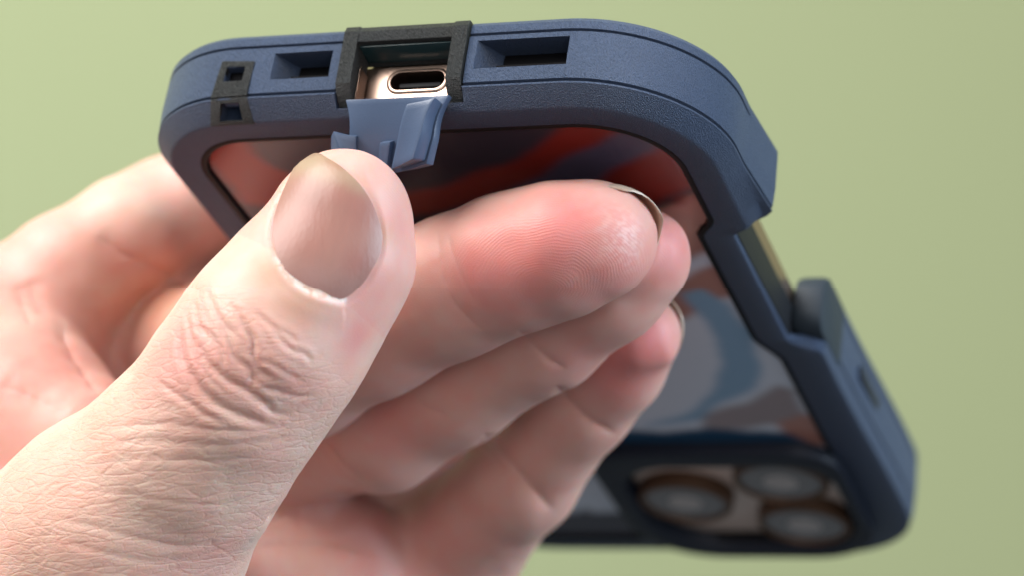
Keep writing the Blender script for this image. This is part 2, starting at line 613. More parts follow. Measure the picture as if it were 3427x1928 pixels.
px(TAN, [c4(a, b) for a, b in ((1640, 300), (1780, 235), (1960, 330), (2000, 440), (1700, 420))])
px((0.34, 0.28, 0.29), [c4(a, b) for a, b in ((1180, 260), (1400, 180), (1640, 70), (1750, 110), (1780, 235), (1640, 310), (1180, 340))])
px((0.02, 0.075, 0.15), [c4(a, b) for a, b in ((600, 330), (900, 350), (1300, 330), (1700, 360), (1900, 460), (500, 460))])
px(DARK, [c4(a, b) for a, b in ((150, 560), (360, 760), (500, 1000), (420, 1150), (0, 1150), (0, 900))][:0] or [c4(a, b) for a, b in ((300, 900), (480, 800), (560, 1000), (520, 1060), (300, 1060))])


def inside(poly, x, y):
    r = np.zeros(x.shape, bool)
    n_ = len(poly)
    for a in range(n_):
        x0, y0 = poly[a]
        x1, y1 = poly[(a + 1) % n_]
        c = ((y0 > y) != (y1 > y)) & (x < (x1 - x0) * (y - y0) / ((y1 - y0) if y1 != y0 else 1e-9) + x0)
        r ^= c
    return r


def panel():
    inner = [(OP[i, 0] + ON[i, 0] * (-8.2 - 3 * W_IN[i]), OP[i, 1] + ON[i, 1] * (-8.2 - 3 * W_IN[i])) for i in range(len(OP))]
    st = 0.5
    xs = np.arange(-39, 39.01, st)
    ys = np.arange(7.0, 165.01, st)
    X, Y = np.meshgrid(xs, ys, indexing='ij')
    # keep the sheet inside the window
    ip = np.array(inner)
    msk = inside(ip, X, Y) & ~inside(np.array(rrect(-5.4, 38.2, 123.6, 167.2, [9, 13, 15, 10], 12)), X, Y)
    idm = -np.ones(X.shape, int)
    q = msk[:-1, :-1] & msk[1:, :-1] & msk[:-1, 1:] & msk[1:, 1:]
    use = np.zeros(X.shape, bool)
    for a in (0, 1):
        for b in (0, 1):
            use[a:a + q.shape[0], b:b + q.shape[1]] |= q
    idm[use] = np.arange(use.sum())
    V = np.stack([X[use], Y[use], np.full(use.sum(), 0.62)], 1)
    I, J = np.nonzero(q)
    F = np.stack([idm[I, J], idm[I, J + 1], idm[I + 1, J + 1], idm[I + 1, J]], 1)
    C = np.tile(np.array(DARK), (len(V), 1))
    wob = 0.25 * np.sin(V[:, 0] * 0.5 + V[:, 1] * 0.21) + 0.2 * np.sin(V[:, 1] * 0.43 - V[:, 0] * 0.3)
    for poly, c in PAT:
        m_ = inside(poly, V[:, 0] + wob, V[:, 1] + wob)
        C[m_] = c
    # soft band edges
    G_ = np.zeros(X.shape + (3,))
    G_[use] = C
    for _ in range(3):
        H = G_.copy()
        w = use.astype(float)
        acc = np.zeros_like(G_)
        ws = np.zeros(X.shape)
        for dx in (-1, 0, 1):
            for dy in (-1, 0, 1):
                acc += np.roll(np.roll(H * w[..., None], dx, 0), dy, 1)
                ws += np.roll(np.roll(w, dx, 0), dy, 1)
        G_ = acc / np.maximum(ws, 1)[..., None]
    C = G_[use]
    me = bpy.data.meshes.new('back_panel')
    me.from_pydata((V * MM).tolist(), [], F.tolist())
    at = me.attributes.new('print', 'FLOAT_COLOR', 'POINT')
    at.data.foreach_set('color', np.concatenate([C, np.ones((len(C), 1))], 1).astype(np.float32).ravel())
    nt = NT('banded_clear_panel')
    a = nt.n('ShaderNodeAttribute', attribute_name='print')
    nt.l(a, 'Color', nt.b, 'Base Color')
    nt.set(Roughness=0.16)
    nt.b.inputs['Specular IOR Level'].default_value = 0.4
    me.materials.append(nt.m)
    o = bpy.data.objects.new('back_panel', me)
    COL.objects.link(o)
    o.parent = case
    md = o.modifiers.new('thickness', 'SOLIDIFY')
    md.thickness = 0.9 * MM
    md.offset = 1.0 if False else -1.0
    return o


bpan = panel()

# port flap on its hinge, folded down and twisted
TL, TR = np.array([-8.3, -0.35, 1.35]), np.array([8.2, -0.35, 1.25])
BL, BR = cam_to_local(P(1178, 580, 445.5)), cam_to_local(P(1433, 549, 440))
BM = cam_to_local(P(1290, 592, 447))
nu, nv = 21, 13


def flap_pt(s, t):
    """s across 0..1, t down 0..1"""
    top = TL + (TR - TL) * s
    low = BL * (1 - s) + BR * s + (BM - 0.5 * (BL + BR)) * (4 * s * (1 - s)) * 0.6
    mid_push = np.array([0, -1.5, 0.0]) * math.sin(math.pi * t) * 0.35
    narrow = (1 - 0.06 * math.sin(math.pi * min(1, t * 1.6)))
    p = top * (1 - t) + low * t + mid_push
    c = (top * 0 + (TL + TR) / 2 * (1 - t) + (BL + BR) / 2 * t)
    return c + (p - c) * narrow


def sheet(fn, s0, s1, t0, t1, up0, up1, name, mat, parent, na=8, nb=10, bevel=0.15):
    def nrm(s, t):
        e = 0.01
        a = np.array(fn(s + e, t)) - np.array(fn(s - e, t))
        b = np.array(fn(s, t + e)) - np.array(fn(s, t - e))
        n_ = np.cross(b, a)
        n_ /= np.linalg.norm(n_)
        vw = R.T @ np.array([0, -1, 0])
        return n_ if n_ @ vw > 0 else -n_
    vs, fs = [], []
    for k_ in (0, 1):
        for i in range(na + 1):
            for j in range(nb + 1):
                s, t = s0 + (s1 - s0) * i / na, t0 + (t1 - t0) * j / nb
                vs.append(np.array(fn(s, t)) + nrm(s, t) * (up0, up1)[k_])
    ix = lambda k_, i, j: k_ * (na + 1) * (nb + 1) + i * (nb + 1) + j
    for k_ in (0, 1):
        for i in range(na):
            for j in range(nb):
                fs.append((ix(k_, i, j), ix(k_, i + 1, j), ix(k_, i + 1, j + 1), ix(k_, i, j + 1)))
    for i in range(na):
        fs += [(ix(0, i, 0), ix(1, i, 0), ix(1, i + 1, 0), ix(0, i + 1, 0)), (ix(0, i, nb), ix(0, i + 1, nb), ix(1, i + 1, nb), ix(1, i, nb))]
    for j in range(nb):
        fs += [(ix(0, 0, j), ix(0, 0, j + 1), ix(1, 0, j + 1), ix(1, 0, j)), (ix(0, na, j), ix(1, na, j), ix(1, na, j + 1), ix(0, na, j + 1))]
    return mesh_obj(name, vs, fs, mat, parent, bevel=bevel, sharp=50)


flap = sheet(flap_pt, 0.0, 1.0, 0.0, 1.0, -1.0, 0.35, 'port_flap', M['blue_smooth'], case, 16, 12, 0.18)
sheet(flap_pt, -0.22, 0.11, 0.50, 1.0, -0.8, 2.1, 'latch_ridge', M['blue_smooth'], flap, 4, 6, 0.3)
sheet(flap_pt, 0.68, 0.98, 0.12, 0.95, 0.2, 2.8, 'latch_ridge', M['blue_smooth'], flap, 6, 8, 0.35)
sheet(flap_pt, 0.42, 0.56, 0.58, 0.90, 0.2, 1.8, 'port_plug', M['blue_smooth'], flap, 4, 5, 0.3)

# ------------------------------------------------------------------ phone
phone = empty('smartphone', 'gold titanium smartphone with three rear lenses inside the blue case', 'phone')
PW, P0, P1 = 40.6, 5.0, 167.2
core = rrect(-PW, PW, P0, P1, 15, 14)
cx0, cy0 = 0.0, (P0 + P1) / 2
lay = [(-1.5, 2.3), (-0.6, 2.45), (0.0, 3.1), (0.0, 10.0), (-0.6, 10.7), (-1.6, 10.85)]
core_n = []
for i in range(len(core)):
    a, b = core[i - 1], core[(i + 1) % len(core)]
    tx, ty = b[0] - a[0], b[1] - a[1]
    l_ = math.hypot(tx, ty) or 1
    core_n.append((ty / l_, -tx / l_))
n = len(core)
vv, ff3 = [], []
for (o, z) in lay:
    vv += [(core[i][0] + core_n[i][0] * o, core[i][1] + core_n[i][1] * o, z) for i in range(n)]
for k in range(len(lay) - 1):
    for a in range(n):
        b = (a + 1) % n
        ff3.append((k * n + a, k * n + b, (k + 1) * n + b, (k + 1) * n + a))
ff3.append(tuple(reversed(range(n))))
ff3.append(tuple((len(lay) - 1) * n + i for i in range(n)))
body = mesh_obj('body', vv, ff3, M['titan'], phone, sharp=30)


def pill(w, h, cx, cz, n=14):
    r = h / 2
    pts = []
    for i in range(n + 1):
        a = -math.pi / 2 + math.pi * i / n
        pts.append((cx + w / 2 - r + r * math.cos(a), cz + r * math.sin(a)))
    for i in range(n + 1):
        a = math.pi / 2 + math.pi * i / n
        pts.append((cx - w / 2 + r + r * math.cos(a), cz + r * math.sin(a)))
    return pts


PX, PZ = 0.3, 7.35
cut(body, [prism(pill(9.0, 3.3, PX, PZ), 1, 3.0, 12.0)])
# bright rim of the socket
a_, b_ = pill(10.1, 4.3, PX, PZ), pill(8.9, 3.2, PX, PZ)
n = len(a_)
vv = [(x, 4.98, z) for x, z in a_] + [(x * 0.97 + PX * 0.03, 4.72, (z - PZ) * 0.93 + PZ) for x, z in a_] + \
     [(x, 4.72, z) for x, z in b_] + [(x, 6.2, z) for x, z in b_]
ff4 = []
for k in range(3):
    for a in range(n):
        b = (a + 1) % n
        ff4.append((k * n + a, k * n + b, (k + 1) * n + b, (k + 1) * n + a))
rim = mesh_obj('port_rim', vv, ff4, M['titan'], phone, sharp=60)
v, f = prism(pill(8.98, 3.28, PX, PZ), 1, 9.0, 9.5)
mesh_obj('port_socket', v, f, M['hole'], phone)
v, f = box8(PX - 3.3, PX + 3.3, 6.0, 9.4, PZ - 0.35, PZ + 0.35)
mesh_obj('port_tongue', v, f, M['dark'], phone, bevel=0.1)
v, f = prism(rrect(-PW + 1.9, PW - 1.9, P0 + 1.9, P1 - 1.9, 13.2, 10), 2, 10.86, 11.5)
mesh_obj('screen', v, f, M['screen'], phone, bevel=0.25)
# camera plateau and lenses
v, f = prism(rrect(-4.5, 36.6, 126.0, 165.5, 11, 10), 2, 1.6, 2.6)
mesh_obj('camera_plateau', v, f, M['plateau'], phone, bevel=0.5)


def lathe(prof_, cx, cy, n=40):
    vs, fs = [], []
    for (r, z) in prof_:
        for i in range(n):
            a = 2 * math.pi * i / n
            vs.append((cx + r * math.cos(a), cy + r * math.sin(a), z))
    for k_ in range(len(prof_) - 1):
        for i in range(n):
            j = (i + 1) % n
            fs.append((k_ * n + i, k_ * n + j, (k_ + 1) * n + j, (k_ + 1) * n + i))
    fs.append(tuple(range(n)))
    fs.append(tuple(reversed([(len(prof_) - 1) * n + i for i in range(n)])))
    return vs, fs


for (lx, ly) in ((26.6, 155.0), (26.6, 135.2), (6.2, 144.2)):
    v, f = lathe([(9.0, 1.6), (8.9, -1.0), (8.4, -1.4), (7.9, -1.4), (7.7, -1.1), (7.7, 0.2)], lx, ly)
    lr = mesh_obj('lens', v, f, M['lensring'], phone, sharp=40)
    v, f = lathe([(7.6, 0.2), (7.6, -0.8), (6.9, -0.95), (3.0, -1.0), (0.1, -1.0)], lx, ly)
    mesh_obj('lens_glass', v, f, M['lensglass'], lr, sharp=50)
    v, f = lathe([(3.2, -0.8), (3.2, -1.04), (2.2, -1.1), (0.1, -1.1)], lx, ly)
    mesh_obj('lens_pupil', v, f, M['lensin'], lr, sharp=50)

#HAND
# ------------------------------------------------------------------ hand
# limbs as chains of (u, v, distance mm, radius mm); u, v place the joint, the distance its depth
def chain(rows):
    return [(P(u, v, d), r) for (u, v, d, r) in rows]


def loc(x, y, z, r):
    return (local_to_cam((x, y, z)), r)


THUMB = chain([(1150, 716, 432, 9.5), (1113, 858, 432, 11.2), (1010, 1000, 431, 12.1), (900, 1150, 430, 13.3), (765, 1350, 431, 13.2),
               (605, 1560, 435, 14.6), (400, 1800, 441, 18.5), (120, 2100, 452, 23.0)])
MIDDLE = chain([(1985, 808, 446, 8.7), (1870, 838, 447, 9.9), (1700, 885, 450, 10.2), (1520, 960, 455, 10.5), (1250, 1095, 463, 10.7),
                (1000, 1235, 472, 11.0), (760, 1178, 499, 10.6), (500, 1112, 518, 11.0), (330, 1130, 528, 12.5)])
RING = chain([(2135, 868, 458, 8.2), (2030, 955, 461, 8.8), (1820, 1115, 468, 9.2), (1520, 1285, 478, 9.8), (1270, 1430, 486, 10.4),
              (1000, 1480, 506, 10.8), (700, 1450, 526, 13.0)])
LITTLE = chain([(2135, 1125, 480, 7.0), (2060, 1225, 485, 7.7), (1955, 1348, 491, 8.1), (1745, 1602, 504, 9.2), (1530, 1830, 520, 11.0),
                (1200, 1950, 534, 14.0)])
INDEX = chain([(30, 1130, 506, 14.0), (230, 935, 505, 11.0), (430, 800, 508, 10.2), (560, 725, 514, 9.8)]) + [loc(-37, 50, 23.5, 9.3), loc(-16, 56, 22.5, 8.8), loc(2, 60, 21.5, 8.0)]
PALM = [chain([(30, 1130, 512, 15.0), (330, 1180, 524, 15.5), (700, 1500, 534, 15.5), (1200, 1980, 540, 15.5)]),
        chain([(30, 1200, 505, 16.0), (-150, 1700, 490, 22.0), (-450, 2500, 480, 25.0)]),
        chain([(330, 1250, 522, 16.0), (100, 1800, 510, 21.0), (-350, 2500, 490, 24.0)]),
        chain([(700, 1600, 534, 15.0), (450, 2050, 520, 20.0), (-200, 2600, 495, 24.0)]),
        chain([(1200, 2000, 540, 15.5), (900, 2350, 530, 20.0), (0, 2800, 500, 24.0)]),
        chain([(120, 2100, 455, 23.0), (-300, 2600, 475, 25.0), (-700, 3200, 490, 27.0)]),
        chain([(260, 1480, 478, 11.0), (60, 1400, 486, 15.0), (-60, 1250, 498, 15.0)]),
        chain([(1000, 2020, 512, 12.0), (1330, 1940, 519, 10.5)]),
        chain([(860, 1880, 506, 8.0), (1150, 1800, 512, 8.2)]),
        chain([(430, 985, 516, 9.0), (660, 1060, 512, 8.0)]),
        chain([(1000, 1690, 528, 12.0), (1450, 1640, 538, 12.0), (1560, 1700, 534, 10.0)])]

H = 0.70
allp = [q for c in [THUMB, MIDDLE, RING, LITTLE, INDEX] + PALM for q in c]
lo = np.min([p - r for p, r in allp], 0) - 3
hi = np.max([p + r for p, r in allp], 0) + 3
lo[0] = max(lo[0], -104.0)
lo[2] = max(lo[2], -72.0)
dim = np.ceil((hi - lo) / H).astype(int)
FAR = np.float32(9.0)


def smin(a, b, k):
    h = np.maximum(k - np.abs(a - b), 0) / k
    return np.minimum(a, b) - h * h * k * 0.25


def stamp(vol, seg_a, seg_b, k):
    """round cone from a to b blended into vol"""
    (a, ra), (b, rb) = seg_a, seg_b
    pad = 7.0
    l_ = np.minimum(a - ra, b - rb) - pad
    h_ = np.maximum(a + ra, b + rb) + pad
    i0 = np.clip(((l_ - lo) / H).astype(int), 0, dim)
    i1 = np.clip(((h_ - lo) / H).astype(int) + 1, 0, dim)
    if np.any(i1 <= i0):
        return
    ax = [np.arange(i0[c], i1[c], dtype=np.float32) * np.float32(H) + np.float32(lo[c]) for c in range(3)]
    X, Y, Z = np.meshgrid(*ax, indexing='ij', sparse=True)
    ba = (b - a).astype(np.float32)
    L2 = float(ba @ ba)
    t = ((X - a[0]) * ba[0] + (Y - a[1]) * ba[1] + (Z - a[2]) * ba[2]) / L2
    t = np.clip(t, 0, 1)
    ts = t * t * (3 - 2 * t) * 0.5 + t * 0.5
    d = np.sqrt((X - a[0] - t * ba[0]) ** 2 + (Y - a[1] - t * ba[1]) ** 2 + (Z - a[2] - t * ba[2]) ** 2) - (ra + (rb - ra) * ts)
    sl = tuple(slice(i0[c], i1[c]) for c in range(3))
    vol[sl] = smin(vol[sl], d.astype(np.float32), k)


def limb(ch, k=3.0):
    vol = np.full(dim, FAR, np.float32)
    for a, b in zip(ch[:-1], ch[1:]):
        stamp(vol, a, b, k)
    return vol


palm = np.full(dim, FAR, np.float32)
for c in PALM:
    for a, b in zip(c[:-1], c[1:]):
        stamp(palm, a, b, 6.0)
digits = limb(MIDDLE)
for c in (RING, LITTLE, INDEX):
    digits = smin(digits, limb(c), 0.7)
stamp(digits, (P(2000, 800, 447), 8.6), (P(2015, 795, 448.5), 8.2), 2.0)
vol = smin(palm, digits, 4.0)
del palm, digits
vol = smin(vol, limb(THUMB, 4.0), 2.0)
vol[0], vol[:, 0], vol[:, :, 0], vol[-1], vol[:, -1], vol[:, :, -1] = (FAR,) * 6


def surface_nets(a):
    s = a < 0
    allc = np.ones(np.array(a.shape) - 1, bool)
    anyc = np.zeros_like(allc)
    n0, n1, n2 = allc.shape
    corners = [(i, j, k) for i in (0, 1) for j in (0, 1) for k in (0, 1)]
    for (i, j, k) in corners:
        q = s[i:i + n0, j:j + n1, k:k + n2]
        allc &= q
        anyc |= q
    act = anyc & ~allc
    idx = np.argwhere(act)
    ids = -np.ones(act.shape, np.int32)
    ids[act] = np.arange(len(idx))
    acc = np.zeros((len(idx), 3))
    cnt = np.zeros(len(idx))
    val = {c: a[idx[:, 0] + c[0], idx[:, 1] + c[1], idx[:, 2] + c[2]].astype(float) for c in corners}
    for c in corners:
        for ax in range(3):
            if c[ax]:
                continue
            e = list(c)
            e[ax] = 1
            va, vb = val[c], val[tuple(e)]
            m_ = (va < 0) != (vb < 0)
            t = np.where(m_, va / np.where(m_, va - vb, 1), 0)
            pt = np.tile(np.array(c, float), (len(idx), 1))
            pt[:, ax] += t
            acc[m_] += pt[m_]
            cnt += m_
    verts = idx + acc / cnt[:, None]
    faces = []
    for ax in range(3):
        sa = [slice(None)] * 3
        sb = [slice(None)] * 3
        sa[ax] = slice(0, -1)
        sb[ax] = slice(1, None)
        A, B = s[tuple(sa)], s[tuple(sb)]
        ch = A != B
        e = np.argwhere(ch)
        o1, o2 = [c for c in range(3) if c != ax]
        ok = (e[:, o1] > 0) & (e[:, o2] > 0) & (e[:, o1] < a.shape[o1] - 1) & (e[:, o2] < a.shape[o2] - 1)
        e = e[ok]
        flip = A[tuple(e.T)]
        q = []
        for (da, db) in ((-1, -1), (0, -1), (0, 0), (-1, 0)):
            w = e.copy()
            w[:, o1] += da
            w[:, o2] += db
            q.append(ids[tuple(w.T)])
        q = np.stack(q, 1)
        if ax == 1:
            flip = ~flip
        q[~flip] = q[~flip][:, ::-1]
        faces.append(q)
    return verts, np.concatenate(faces)


V, F = surface_nets(vol)
V = V * H + lo


def to_world(p):
    w = np.array(p, float)
    w[..., 1] -= CAMY
    return w * MM


def build(name, V, F):
    me = bpy.data.meshes.new(name)
    me.vertices.add(len(V))
    me.vertices.foreach_set('co', to_world(V).astype(np.float32).ravel())
    me.loops.add(F.size)
    me.loops.foreach_set('vertex_index', F.astype(np.int32).ravel())
    me.polygons.add(len(F))
    me.polygons.foreach_set('loop_start', np.arange(0, F.size, 4, dtype=np.int32))
    me.update(calc_edges=True)
    return me


# soften the net, then refine every quad into four
def edges_of(F):
    e = np.concatenate([F[:, [0, 1]], F[:, [1, 2]], F[:, [2, 3]], F[:, [3, 0]]])
    e.sort(axis=1)
    key = e[:, 0].astype(np.int64) * (F.max() + 1) + e[:, 1]
    _, first, inv = np.unique(key, return_index=True, return_inverse=True)
    return e[first], inv.reshape(4, -1).T


def scatter(idx, val, n_):
    return np.stack([np.bincount(idx, val[:, c], n_) for c in range(3)], 1)


def relax(V, E, times):
    n_ = len(V)
    deg = np.maximum(np.bincount(E.ravel(), minlength=n_), 1)[:, None]
    for _ in range(times):
        s_ = scatter(E[:, 0], V[E[:, 1]], n_) + scatter(E[:, 1], V[E[:, 0]], n_)
        V = 0.5 * V + 0.5 * s_ / deg
    return V


def catmull(V, F, E, fe):
    nV, nE = len(V), len(E)
    fp = V[F].mean(1)
    cnt = np.maximum(np.bincount(fe.ravel(), minlength=nE), 1)[:, None]
    fsum = scatter(fe.ravel(), np.repeat(fp, 4, 0), nE)
    ep = (V[E[:, 0]] + V[E[:, 1]] + fsum / cnt * 2) / 4
    deg = np.maximum(np.bincount(E.ravel(), minlength=nV), 1)[:, None]
    fa = scatter(F.ravel(), np.repeat(fp, 4, 0), nV) / np.maximum(np.bincount(F.ravel(), minlength=nV), 1)[:, None]
    em = 0.5 * (V[E[:, 0]] + V[E[:, 1]])
    ea = (scatter(E[:, 0], em, nV) + scatter(E[:, 1], em, nV)) / deg
    vp = (fa + 2 * ea + (deg - 3) * V) / deg
    fi = np.arange(len(F)) + nV + nE
    q = [np.stack([F[:, k], nV + fe[:, k], fi, nV + fe[:, (k - 1) % 4]], 1) for k in range(4)]
    return np.concatenate([vp, ep, fp]), np.concatenate(q)


E_, FE_ = edges_of(F)
V = relax(V, E_, 3)
V2, F2 = catmull(V, F, E_, FE_)
me2 = build('hand', V2, F2)
ho = bpy.data.objects.new('hand', me2)
COL.objects.link(ho)
nvt = len(me2.vertices)
co = np.empty(nvt * 3, np.float32)
me2.vertices.foreach_get('co', co)
co = co.reshape(-1, 3).astype(float) / MM
co[:, 1] += CAMY
nr = np.empty(nvt * 3, np.float32)
me2.vertices.foreach_get('normal', nr)
nr = nr.reshape(-1, 3).astype(float)
if nr[np.argmax(co[:, 0]), 0] < 0:
    nr = -nr
    me2.flip_normals()
bvh = BVHTree.FromPolygons([tuple(p) for p in (V + 0.0)], [tuple(q) for q in F])
UV = np.stack([CU + FPX * co[:, 0] / co[:, 1], CV - FPX * co[:, 2] / co[:, 1]], 1)


def hit(u, v):
    d = Vector(((u - CU) / FPX, 1, (CV - v) / FPX)).normalized()
    h = bvh.ray_cast(Vector((0, 0, 0)), d)
    return None if h[0] is None else np.array(h[0])


def curve(pts, n=24):
    """smooth run of surface points under the drawn line"""
    p = np.array(pts, float)
    t = np.linspace(0, len(p) - 1, n)
    i = np.clip(t.astype(int), 0, len(p) - 2)
    fr = (t - i)[:, None]
    g = lambda k: p[np.clip(k, 0, len(p) - 1)]
    q = 0.5 * ((2 * g(i)) + (-g(i - 1) + g(i + 1)) * fr + (2 * g(i - 1) - 5 * g(i) + 4 * g(i + 1) - g(i + 2)) * fr ** 2 + (-g(i - 1) + 3 * g(i) - 3 * g(i + 1) + g(i + 2)) * fr ** 3)
    r = [hit(*a) for a in q]
    r = [a for a in r if a is not None]
    return np.array(r)


def hsh(i, j, k, s):
    x = np.sin(i * 127.1 + j * 311.7 + k * 74.7 + s * 53.3) * 43758.5453
    return x - np.floor(x)


def vnoise(p, s=0):
    f = np.floor(p)
    t = p - f
    t = t * t * (3 - 2 * t)
    r = 0
    for a in (0, 1):
        for b in (0, 1):
            for c in (0, 1):
                w = (t[:, 0] if a else 1 - t[:, 0]) * (t[:, 1] if b else 1 - t[:, 1]) * (t[:, 2] if c else 1 - t[:, 2])
                r = r + w * hsh(f[:, 0] + a, f[:, 1] + b, f[:, 2] + c, s)
    return r


disp = np.zeros(nvt)


def poly_dist(cv_, reach):
    m_ = np.all((co > cv_.min(0) - reach) & (co < cv_.max(0) + reach), 1)
    ix = np.nonzero(m_)[0]
    best = np.full(len(ix), 1e9)
    tpar = np.zeros(len(ix))
    q = co[ix]
    for s in range(len(cv_) - 1):
        a, b = cv_[s], cv_[s + 1]
        ab = b - a
        L2 = ab @ ab
        if L2 < 1e-9 or L2 > 64:
            continue
        t = np.clip((q - a) @ ab / L2, 0, 1)
        d = np.linalg.norm(q - a - t[:, None] * ab, axis=1)
        u = d < best
        best[u] = d[u]
        tpar[u] = (s + t[u]) / (len(cv_) - 1)
    return ix, best, tpar


def crease(pts, w=0.6, depth=0.35, bulge=0.45, taper=True, crisp=False):
    shape = (lambda d, w: np.exp(-np.abs(d) / w)) if crisp else (lambda d, w: np.exp(-(d / w) ** 2))
    cv_ = curve(pts)
    if len(cv_) < 2:
        return
    ix, d, t = poly_dist(cv_, 5 * w + 1)
    wob = 1 + 0.35 * (vnoise(co[ix] * 0.9, 3) - 0.5)
    e = np.minimum(1, np.minimum(t, 1 - t) * 5 + 0.08) if taper else 1.0
    disp[ix] += 0.62 * e * wob * (-depth * shape(d, w) + bulge * depth * np.exp(-((d - 2.4 * w) / (1.5 * w)) ** 2))


def bump(u, v, rad, amt):
    p = hit(u, v)
    if p is None:
        return
    d2 = np.sum((co - p) ** 2, 1)
    disp[:] += amt * np.exp(-d2 / rad ** 2)


# thumb knuckle folds
for pts, w, dp in [
    ([(606, 1100), (606, 1150), (614, 1203), (646, 1266), (686, 1317), (737, 1357), (800, 1391), (891, 1420), (960, 1425)], .75, .62),
    ([(672, 1150), (680, 1179), (703, 1220), (760, 1271), (823, 1306), (891, 1357), (920, 1386), (985, 1395)], .7, .6),
    ([(640, 1090), (686, 1111), (726, 1146), (749, 1191), (749, 1240)], .5, .36),
    ([(725, 1050), (766, 1134), (789, 1197), (834, 1231), (846, 1266), (834, 1311)], .55, .45),
    ([(800, 1080), (846, 1134), (846, 1186), (869, 1237), (914, 1266)], .55, .45),
    ([(900, 1090), (937, 1134), (971, 1169), (1017, 1186), (1046, 1214)], .5, .36),
    ([(692, 971), (715, 1030), (745, 1080), (798, 1131)], .5, .34),
    ([(765, 1010), (815, 1080), (845, 1140), (855, 1190)], .5, .34),
    ([(850, 1040), (900, 1085), (950, 1115), (1000, 1150)], .45, .28),
    ([(650, 1010), (665, 1080), (700, 1150)], .5, .3),
    ([(620, 1040), (640, 1120), (668, 1200), (700, 1260), (760, 1320)], .5, .34),
    ([(870, 1300), (930, 1310), (1000, 1330), (1050, 1320)], .5, .34),
    ([(860, 1200), (910, 1220), (960, 1250), (1020, 1280)], .5, .3),
    ([(520, 1270), (560, 1300), (620, 1340), (690, 1390), (770, 1420)], .55, .34),
    ([(320, 1437), (457, 1426), (571, 1420), (686, 1437), (800, 1443), (960, 1440)], .55, .40),
    ([(340, 1490), (470, 1478), (600, 1482), (740, 1492), (880, 1480), (980, 1460)], .5, .30),
    ([(300, 1560), (450, 1535), (600, 1540), (750, 1545), (880, 1520)], .5, .26),
    ([(150, 1730), (300, 1760), (450, 1800), (600, 1830), (730, 1815)], .6, .34),
    ([(200, 1810), (350, 1850), (500, 1880), (640, 1870)], .6, .3),
    ([(250, 1640), (400, 1650), (560, 1680), (700, 1690), (820, 1670)], .5, .22),
]:
    crease(pts, w * 0.68, dp * (1.1 if pts[0][1] < 1420 else 0.6), 0.42, True, True)
bump(930, 1225, 4.0, 0.6)
bump(700, 1230, 4.5, 0.5)
bump(860, 1265, 1.6, -0.2)
# finger flexion creases
for pts, w, dp in [
    ([(1460, 760), (1468, 820), (1475, 900), (1510, 1000), (1565, 1068), (1620, 1110)], 1.0, .40),
    ([(1500, 780), (1520, 860), (1560, 960), (1600, 1030)], .7, .22),
    ([(1075, 1470), (1100, 1500), (1140, 1550), (1190, 1595), (1240, 1632)], 1.1, .9),
    ([(1355, 1300), (1400, 1345), (1440, 1375), (1500, 1395)], 1.0, .45),
    ([(1735, 1105), (1790, 1160), (1840, 1205), (1894, 1238)], .9, .4),
    ([(1860, 1295), (1895, 1335), (1945, 1385), (2000, 1425), (2060, 1458)], 1.1, .8),
    ([(1620, 1455), (1660, 1505), (1720, 1570), (1790, 1650), (1856, 1716)], 1.3, 1.0),
    ([(1600, 1475), (1640, 1530), (1690, 1590)], .9, .4),
    ([(890, 1742), (960, 1722), (1100, 1690), (1215, 1645)], 1.6, 1.6),
    ([(840, 1840), (980, 1820), (1120, 1835), (1260, 1880)], 2.0, .9),
    ([(326, 787), (405, 842), (489, 884), (582, 926), (675, 982)], 1.4, 1.0),
    ([(210, 1080), (235, 1170), (290, 1260), (330, 1320)], 2.4, .8),
    ([(330, 1020), (350, 1120), (400, 1210), (450, 1260)], 2.4, .6),
    ([(0, 1290), (110, 1330), (230, 1390)], 2.2, .6),
    ([(60, 950), (80, 1020), (105, 1090)], 2.0, .5),
    ([(100, 930), (120, 1000), (150, 1060)], 2.0, .4),
]:
    crease(pts, w * 0.85, dp * 1.25, 0.0, True, True)
# pads of the finger tips
bump(1900, 760, 6, 0.7)
bump(2050, 900, 5, 0.4)
bump(2110, 1180, 3.5, 0.8)
bump(2235, 1190, 2.0, 0.5)


# fine cross wrinkles on the back of the thumb
def chain_par(ch):
    A = np.array([p for p, r in ch])
    best = np.full(nvt, 1e9)
    par = np.zeros(nvt)
    acc = 0
    for a, b in zip(A[:-1], A[1:]):
        ab = b - a
        L = np.linalg.norm(ab)
        t = np.clip((co - a) @ ab / L ** 2, 0, 1)
        d = np.linalg.norm(co - a - t[:, None] * ab, axis=1)
        u = d < best
        best[u] = d[u]
        par[u] = acc + t[u] * L
        acc += L
    return best, par


tb, tp = chain_par(THUMB)
onth = tb < 26
for c in (MIDDLE, RING, LITTLE, INDEX):
    b2, _ = chain_par(c)
    onth &= tb < b2 + 3
ix = np.nonzero(onth)[0]
q = co[ix]
back = np.clip(-nr[ix, 1] * 1.3 + 0.35, 0, 1)
warp = 3.0 * (vnoise(q * 0.22, 1) - 0.5) + 1.3 * (vnoise(q * 0.6, 2) - 0.5)
s = q[:, 2] - 0.10 * q[:, 0] + 0.012 * (q[:, 0] + 38) ** 2 + warp
ph = s / 1.6
w1 = 1 - np.abs(2 * (ph - np.floor(ph)) - 1) ** 1.0
ph2 = (s * 1.0 + 0.9 * vnoise(q * 0.9, 5)) / 0.85
w2 = 1 - np.abs(2 * (ph2 - np.floor(ph2)) - 1)
zone = sst(30, 40, tp[ix]) * (0.45 + 0.55 * vnoise(q * 0.13, 8))
disp[ix] += back * zone * (0.075 * (w1 - 0.5) + 0.065 * (w2 - 0.5)) * (0.4 + 1.2 * vnoise(q * 0.35, 6))
zone2 = sst(17, 22, tp[ix]) * (1 - sst(34, 42, tp[ix]))
